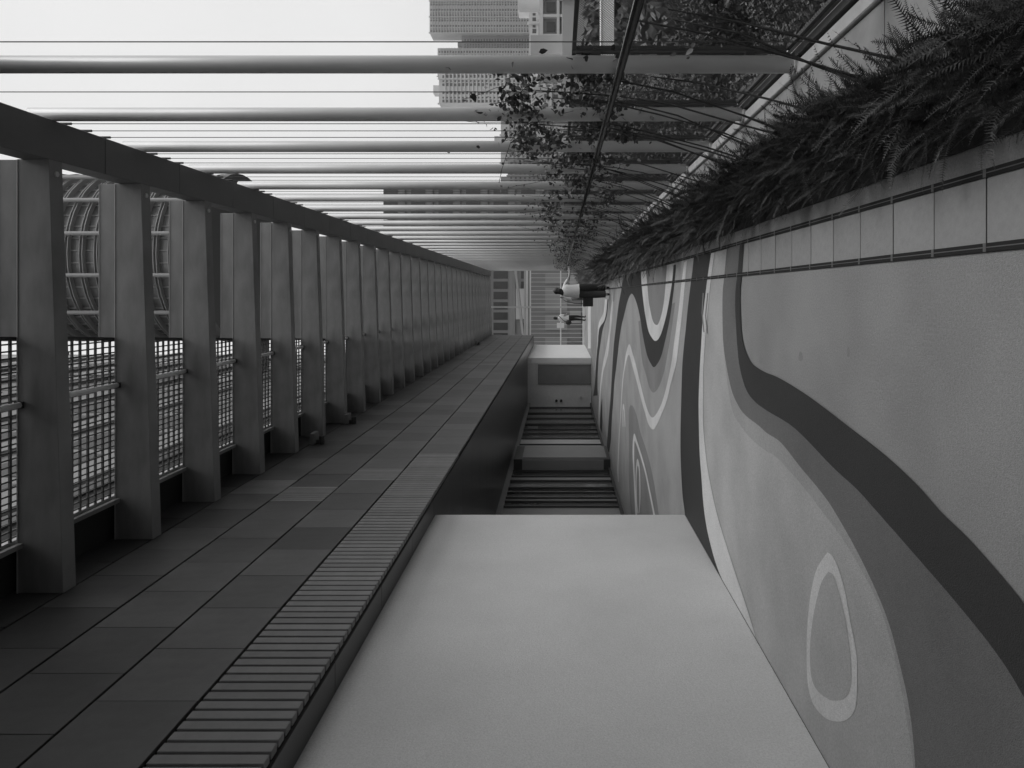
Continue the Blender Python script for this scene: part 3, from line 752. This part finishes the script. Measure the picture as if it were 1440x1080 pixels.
for k in range(-2, 28):
    yb = P0 + PS * k
    lab = VL[k + 1] if -1 <= k < 4 else ('sparse climbing stems reaching the handrail before the first post in view' if k < -1 else 'climbing vine on the fence in the long run of distant bays')
    t = thing('climbing_vine', lab, 'vine', 'climbing vines on the fence' if k >= 4 else None, (1.0, yb + .6, 0.014))
    base = Vector((1.0, yb + .6, .014))
    tips = []
    for s_ in range(4 if k < 6 else 2):
        y0 = yb + g.uniform(0, PS); p0 = Vector((.93 + .1 * g.random(), y0 - g.uniform(.1, .5), .02)); p3 = Vector((1.40, y0 + g.uniform(-.1, .3), g.uniform(.9, 1.2)))
        p1 = p0.lerp(p3, .35) + Vector((.0, g.uniform(-.05, .05), -.06)); p2 = p0.lerp(p3, .7) + Vector((.02, g.uniform(-.05, .05), -.03))
        tips.append(p3)
        p4 = p3 + Vector((.03, g.uniform(-.2, .2), g.uniform(.3, .8)))
        if k >= -1: pts = [p0, p1, p2, p3, p4]; rr = [q * (1 if k < 3 else .7) for q in (.008, .007, .0065, .006, .003)]
        else: pts = [p0, p1, p2, p3]; rr = [.008, .007, .006, .004]
        MB().tube([q - base for q in pts], rr, 6).build('stem', M['vstem'], t)
    tl = []
    if -1 <= k < 8:
        for q in range(4):
            a = Vector((1.43 + g.gauss(0, .03), yb + g.random() * PS, g.uniform(1.3, 1.6))); pts = [a]
            dv = Vector((g.gauss(0, .04), g.gauss(0, .12), 1)).normalized() * .1
            for _ in range(g.randint(4, 8)):
                dv = (dv + Vector((g.gauss(0, .015), g.gauss(0, .03), g.gauss(-.004, .02))))
                pts.append(pts[-1] + dv); tl.append(pts[-1] + Vector((g.gauss(0, .02), g.gauss(0, .03), g.gauss(0, .02))))
            MB().tube([q_ - base for q_ in pts], .0025, 5).build('tendril', M['vstem'], t)
    # leaf clusters
    zs = (.7, 1.0) if k < -1 else (1.1, 1.95) if k < 0 else (.85, 1.95) if k < 3 else (.7, 1.7)
    cents = [(yb + PS * (q + g.random()) / 7, g.uniform(*zs), g.uniform(.05, .13)) for q in range(7)] if k >= -1 else [(yb + g.random() * .8 + .2, g.uniform(*zs), .07) for q in range(2)]
    def spots_(n):
        out = []
        for _ in range(n):
            cy, cz, cr = g.choice(cents)
            if g.random() < .12: cr *= 2.5
            out.append((Vector((1.44 + g.gauss(0, .05), cy + g.gauss(0, cr), cz + g.gauss(0, cr))), rotm(g), g.uniform(.04, .088)))
        return out
    if k < 5:
        n = {-2: 14, -1: 110, 0: 130, 1: 110, 2: 80, 3: 60, 4: 60}[k]
        for p, q, s in spots_(n):
            o = put('leaf', lme, t); o.location = p - base; o.rotation_mode = 'QUATERNION'; o.rotation_quaternion = q; o.scale = (s, s, s)
        n2 = n * 6 if k >= -1 else 30
    else:
        n2 = 330 if k < 12 else 220
    VS = []; FS = []; c = 0
    for p, q, s in spots_(n2) + [(p_, rotm(g), g.uniform(.04, .07)) for p_ in tl]:
        mtx = np.array(q.to_matrix()); s2 = s * (.7 if k < 5 else .9)
        VS.append((lV * s2) @ mtx.T + np.array(p - base)); FS.append(lF + c); c += len(lV)
    put('small_leaves', npmesh('small_leaves', np.concatenate(VS), np.concatenate(FS), M['vine']), t, kind='stuff')

fw = []
gw = random.Random(8)
for i in range(1900):
    yy = 44 + 330 * gw.random() ** 1.2; xx = gw.uniform(.06, .5) * yy + 6
    if (40 < xx < 78 and 118 < yy < 150) or (xx > 24 and 74 < yy < 86): continue
    if yy < 100: fw.append((xx, yy, -9 + gw.uniform(.5, 1.5), gw.uniform(1.6, 2.6)))
    else: fw.append((xx, yy, -9 + gw.uniform(2.5, 5.0), gw.uniform(2.2, 4.2)))
V, F = leaf_cloud(150000, fw, .7, 77)
o = put('far_woodland', npmesh('far_woodland', V, F, M['leaf']), kind='stuff')
tag(o, 'dark wooded belt between the deck and the distant apartment towers', 'woodland')
for i, (x0, x1, yy, top, lab) in enumerate(((34, 46, 110, 1.0, 'small pale flat-roofed house in the woods'), (58, 76, 150, 5.5, 'pale three-storey house in the woods below the towers'), (40, 52, 200, 3.0, 'low pale house far off among trees'),
        (88, 104, 190, 9, 'pale five-storey house beside the long low block'), (60, 70, 240, 10, 'narrow pale house before the mid-rise slab'))):
    tower('low_house', lab, x0, x1, yy, top, M['bldg2'] if i % 2 else M['bldg'], colw=3.5, depth=9)

# ------------------------------------------------------------------ people
def skin_body(name, joints, edges, matfun, mats):
    names = list(joints)
    me = bpy.data.meshes.new(name)
    me.from_pydata([joints[n][0] for n in names], [(names.index(a), names.index(b)) for a, b in edges], [])
    ob_ = bpy.data.objects.new(name, me); C.objects.link(ob_)
    ob_.modifiers.new('skin', 'SKIN')
    sv_ = me.skin_vertices[0].data
    for i, n in enumerate(names):
        r = joints[n][1]; sv_[i].radius = r if isinstance(r, tuple) else (r, r); sv_[i].use_root = (n == 'pelvis')
    su = ob_.modifiers.new('sub', 'SUBSURF'); su.levels = 2; su.render_levels = 2
    bpy.context.view_layer.update()
    dg = bpy.context.evaluated_depsgraph_get()
    nm = bpy.data.meshes.new_from_object(ob_.evaluated_get(dg))
    bpy.data.objects.remove(ob_); nm.name = name
    nm.materials.clear()
    for mm in mats: nm.materials.append(mm)
    for p in nm.polygons:
        p.material_index = matfun(p.center); p.use_smooth = True
    return nm
def hand(J, E, root, pref, d, side, up):
    """d: pointing direction, side: thumb side, up: normal"""
    w_ = Vector(J[root][0]); d = Vector(d).normalized(); side = Vector(side).normalized()
    J[pref + 'palm'] = (tuple(w_ + d * .07), (.030, .018)); E.append((root, pref + 'palm'))
    for i, (o, l) in enumerate(((.024, .065), (.008, .078), (-.008, .072), (-.024, .055))):
        a = w_ + d * .09 + side * o; b_ = a + d * l * .5 + Vector(up) * .006; c_ = a + d * l - Vector(up) * .012
        J[f'{pref}f{i}a'] = (tuple(a), .0095); J[f'{pref}f{i}b'] = (tuple(b_), .0085); J[f'{pref}f{i}c'] = (tuple(c_), .0075)
        E += [(pref + 'palm', f'{pref}f{i}a'), (f'{pref}f{i}a', f'{pref}f{i}b'), (f'{pref}f{i}b', f'{pref}f{i}c')]
    a = w_ + d * .03 + side * .035; b_ = w_ + d * .065 + side * .055
    J[pref + 't1'] = (tuple(a), .0105); J[pref + 't2'] = (tuple(b_), .009)
    E += [(root, pref + 't1'), (pref + 't1', pref + 't2')]
def lumps(blobs, mtl, name, parent, seg=10):
    bm = bmesh.new()
    for (c, r) in blobs:
        mtx = Matrix.Translation(c) @ Matrix.Diagonal((*r, 1))
        bmesh.ops.create_icosphere(bm, subdivisions=2, radius=1, matrix=mtx)
    me = bpy.data.meshes.new(name); bm.to_mesh(me); bm.free(); me.materials.append(mtl)
    me.polygons.foreach_set('use_smooth', [True] * len(me.polygons))
    return put(name, me, parent)
# walker with raised arm: built facing away (+Y), seen from behind
zf = .009
J = {'pelvis': ((0, 0, .90), (.135, .095)), 'waist': ((0, .0, 1.06), (.115, .085)), 'chest': ((0, .01, 1.24), (.135, .095)), 'neckb': ((0, .0, 1.37), (.07, .06)),
     'neck': ((0, .01, 1.42), .048), 'head': ((0.0, .025, 1.50), (.068, .075)), 'headt': ((0, .02, 1.585), (.066, .075)), 'nose': ((.0, .105, 1.515), .014),
     'shR': ((.155, 0, 1.33), .058), 'elR': ((.33, .10, 1.20), .042), 'wrR': ((.50, .22, 1.17), .027),
     'shL': ((-.155, 0, 1.33), .058), 'elL': ((-.215, -.03, 1.07), .043), 'wrL': ((-.215, .07, .87), .028),
     'hipR': ((.08, 0, .84), .098), 'knR': ((.085, .10, .48), .075), 'anR': ((.085, .06, .10), .040), 'heR': ((.085, .03, .035), .032), 'toR': ((.09, .19, .030), .030),
     'hipL': ((-.08, 0, .84), .098), 'knL': ((-.085, .02, .47), .075), 'anL': ((-.085, -.13, .12), .040), 'heL': ((-.085, -.17, .055), .032), 'toL': ((-.09, -.01, .030), .030)}
E = [('pelvis', 'waist'), ('waist', 'chest'), ('chest', 'neckb'), ('neckb', 'neck'), ('neck', 'head'), ('head', 'headt'), ('head', 'nose'),
     ('chest', 'shR'), ('shR', 'elR'), ('elR', 'wrR'), ('chest', 'shL'), ('shL', 'elL'), ('elL', 'wrL'),
     ('pelvis', 'hipR'), ('hipR', 'knR'), ('knR', 'anR'), ('anR', 'heR'), ('heR', 'toR'), ('pelvis', 'hipL'), ('hipL', 'knL'), ('knL', 'anL'), ('anL', 'heL'), ('heL', 'toL')]
hand(J, E, 'wrR', 'R', (.8, .5, .15), (0, -.2, 1), (-.3, .6, .3)); hand(J, E, 'wrL', 'L', (0, .35, -1), (.3, 1, .2), (-1, 0, 0))
def mf1(c):
    if c.z < .085: return 3
    if c.z < .145: return 0
    if c.z < .93 and abs(c.x) < .195: return 2
    if c.z > 1.395: return 0
    if c.x > .30 or (c.x < -.15 and c.z < 1.12): return 0
    return 1
pt = thing('person', 'person in a white top and dark trousers reaching an arm toward the plants', 'person', None, (.10, 20.85, zf)); pt.scale = (1.14, 1.1, 1)
put('body', skin_body('body', J, E, mf1, [M['skin'], M['shirt'], M['trouser'], M['shoe']]), pt)
lumps([((0, -.005, 1.55), (.088, .098, .108)), ((-.01, -.055, 1.47), (.080, .055, .11)), ((-.04, -.06, 1.40), (.065, .04, .09)), ((-.075, -.04, 1.36), (.04, .035, .08))], M['hair'], 'hair', pt)
# loose top: open-bottomed sleeve of cloth over the trunk
def cloth_ring(levels, k=18):
    s = MB()
    for (cx, cy, z, rx, ry) in levels:
        for j in range(k):
            t = 2 * math.pi * j / k; wob = 1 + .035 * math.sin(5 * t + z * 9)
            s.v.append((cx + rx * wob * math.cos(t), cy + ry * wob * math.sin(t), z))
    for i in range(len(levels) - 1):
        for j in range(k):
            a = i * k; s.f.append((a + j, a + (j+1) % k, a + k + (j+1) % k, a + k + j))
    return s
cloth_ring([(0, 0, .89, .178, .135), (0, 0, 1.0, .165, .125), (0, 0, 1.15, .160, .118), (0, 0, 1.28, .178, .118), (0, 0, 1.36, .150, .095), (0, 0, 1.405, .07, .065)]).build('top', M['shirt'], pt, smooth=True)
for sx, ya, yk, kx in ((1, .08, .06, .085), (-1, -.09, .02, -.085)):
    cloth_ring([(kx, ya, .13, .085, .095), (kx, (ya + yk) / 2, .35, .092, .10), (kx, yk * .9, .52, .098, .108), (kx * .95, .0, .75, .105, .115), (kx * .9, 0, .90, .108, .118)]).build('trouser_leg', M['trouser'], pt, smooth=True)
hbag = thing('handbag', 'black handbag hanging at the side of the person in white', 'bag', None, (-.185, 20.85, .50))
MB().box(-.17, .12, -.05, .06, 0, .30).build('bag_body', M['bag'], hbag, bevel=.02)
MB().tube([(-.08, 0, .29), (-.075, .0, .55), (-.02, 0, .80), (.10, 0, .96)], .010, 6).build('strap', M['bag'], hbag)
MB().tube([(.06, 0, .29), (.04, .0, .55), (.07, 0, .80), (.11, 0, .96)], .010, 6).build('strap', M['bag'], hbag)
# second person, sideways to the fence, looking along it
zf2 = .002
J = {'pelvis': ((0, 0, .96), (.125, .10)), 'waist': ((0, .0, 1.12), (.115, .09)), 'chest': ((0, .01, 1.34), (.14, .10)), 'neckb': ((0, .0, 1.49), (.07, .06)),
     'neck': ((.0, .01, 1.55), .050), 'head': ((.03, .0, 1.635), (.072, .078)), 'headt': ((.02, .0, 1.74), (.070, .078)), 'nose': ((.118, .0, 1.66), .014),
     'shR': ((0.02, -.165, 1.45), .058), 'elR': ((-.04, -.21, 1.18), .044), 'wrR': ((.14, -.16, 1.07), .028),
     'shL': ((0.02, .165, 1.45), .058), 'elL': ((-.03, .21, 1.18), .044), 'wrL': ((.17, .12, 1.13), .028),
     'hipR': ((0, -.08, .90), .10), 'knR': ((.05, -.085, .50), .072), 'anR': ((-.02, -.085, .10), .043), 'heR': ((-.05, -.085, .038), .034), 'toR': ((.12, -.09, .032), .032),
     'hipL': ((0, .08, .90), .10), 'knL': ((.02, .085, .50), .072), 'anL': ((-.08, .085, .10), .043), 'heL': ((-.11, .085, .038), .034), 'toL': ((.06, .09, .032), .032)}
E = [e for e in E if not (e[1].startswith(('R', 'L')) or e[0].startswith(('R', 'L')) or e[1] in ('Rt1', 'Lt1'))]
hand(J, E, 'wrR', 'R', (1, .1, .0), (0, 1, .3), (0, 0, 1)); hand(J, E, 'wrL', 'L', (1, -.1, .1), (0, -1, .3), (0, 0, 1))
def mf2(c):
    if c.z < .09: return 3
    if c.z < 1.00 and abs(c.y) < .2 and c.x < .16: return 2
    if c.z > 1.52: return 0
    if c.z < 1.22 and (abs(c.y) > .16 or c.x > .11): return 0
    return 1
p2 = thing('person', 'person in a white shirt and black trousers with a cross-body strap by the far fence', 'person', None, (-1.32, 39.6, zf2))
p2.rotation_euler.z = R(62)
put('body', skin_body('body', J, E, mf2, [M['skin'], M['shirt'], M['trouser2'], M['shoe']]), p2)
lumps([((.0, 0, 1.72), (.098, .092, .095)), ((-.035, 0, 1.66), (.07, .086, .09))], M['hair'], 'hair', p2)
cloth_ring([(0, 0, .95, .15, .165), (0, 0, 1.1, .14, .155), (0, 0, 1.25, .138, .165), (0, 0, 1.42, .135, .185), (0, 0, 1.5, .09, .12), (0, 0, 1.545, .065, .07)]).build('shirt', M['shirt'], p2, smooth=True)
sb = thing('shoulder_bag', 'black shoulder bag on the hip of the person by the far fence', 'bag', None, (-1.56, 39.5, .82))
lumps([((0, 0, .14), (.15, .09, .17))], M['bag'], 'bag_body', sb)
MB().tube([(0.02, -.06, .28), (.13, -.10, .45), (.30, -.06, .62), (.36, .05, .69)], .018, 6).build('strap', M['bag'], sb)

# ------------------------------------------------------------------ thin haze over the city
hz = MB().box(-150, 620, -80, 880, -10, 175)
hzm = bpy.data.materials.new('haze_air'); hzm.use_nodes = True
n = hzm.node_tree; n.nodes.clear()
pvn = n.nodes.new('ShaderNodeVolumePrincipled'); pvn.inputs['Color'].default_value = (.92, .92, .92, 1); pvn.inputs['Density'].default_value = .00022
on = n.nodes.new('ShaderNodeOutputMaterial'); n.links.new(pvn.outputs[0], on.inputs['Volume'])
ho = hz.build('haze', hzm, kind='stuff'); tag(ho, 'thin pale haze hanging over the distant city', 'haze')
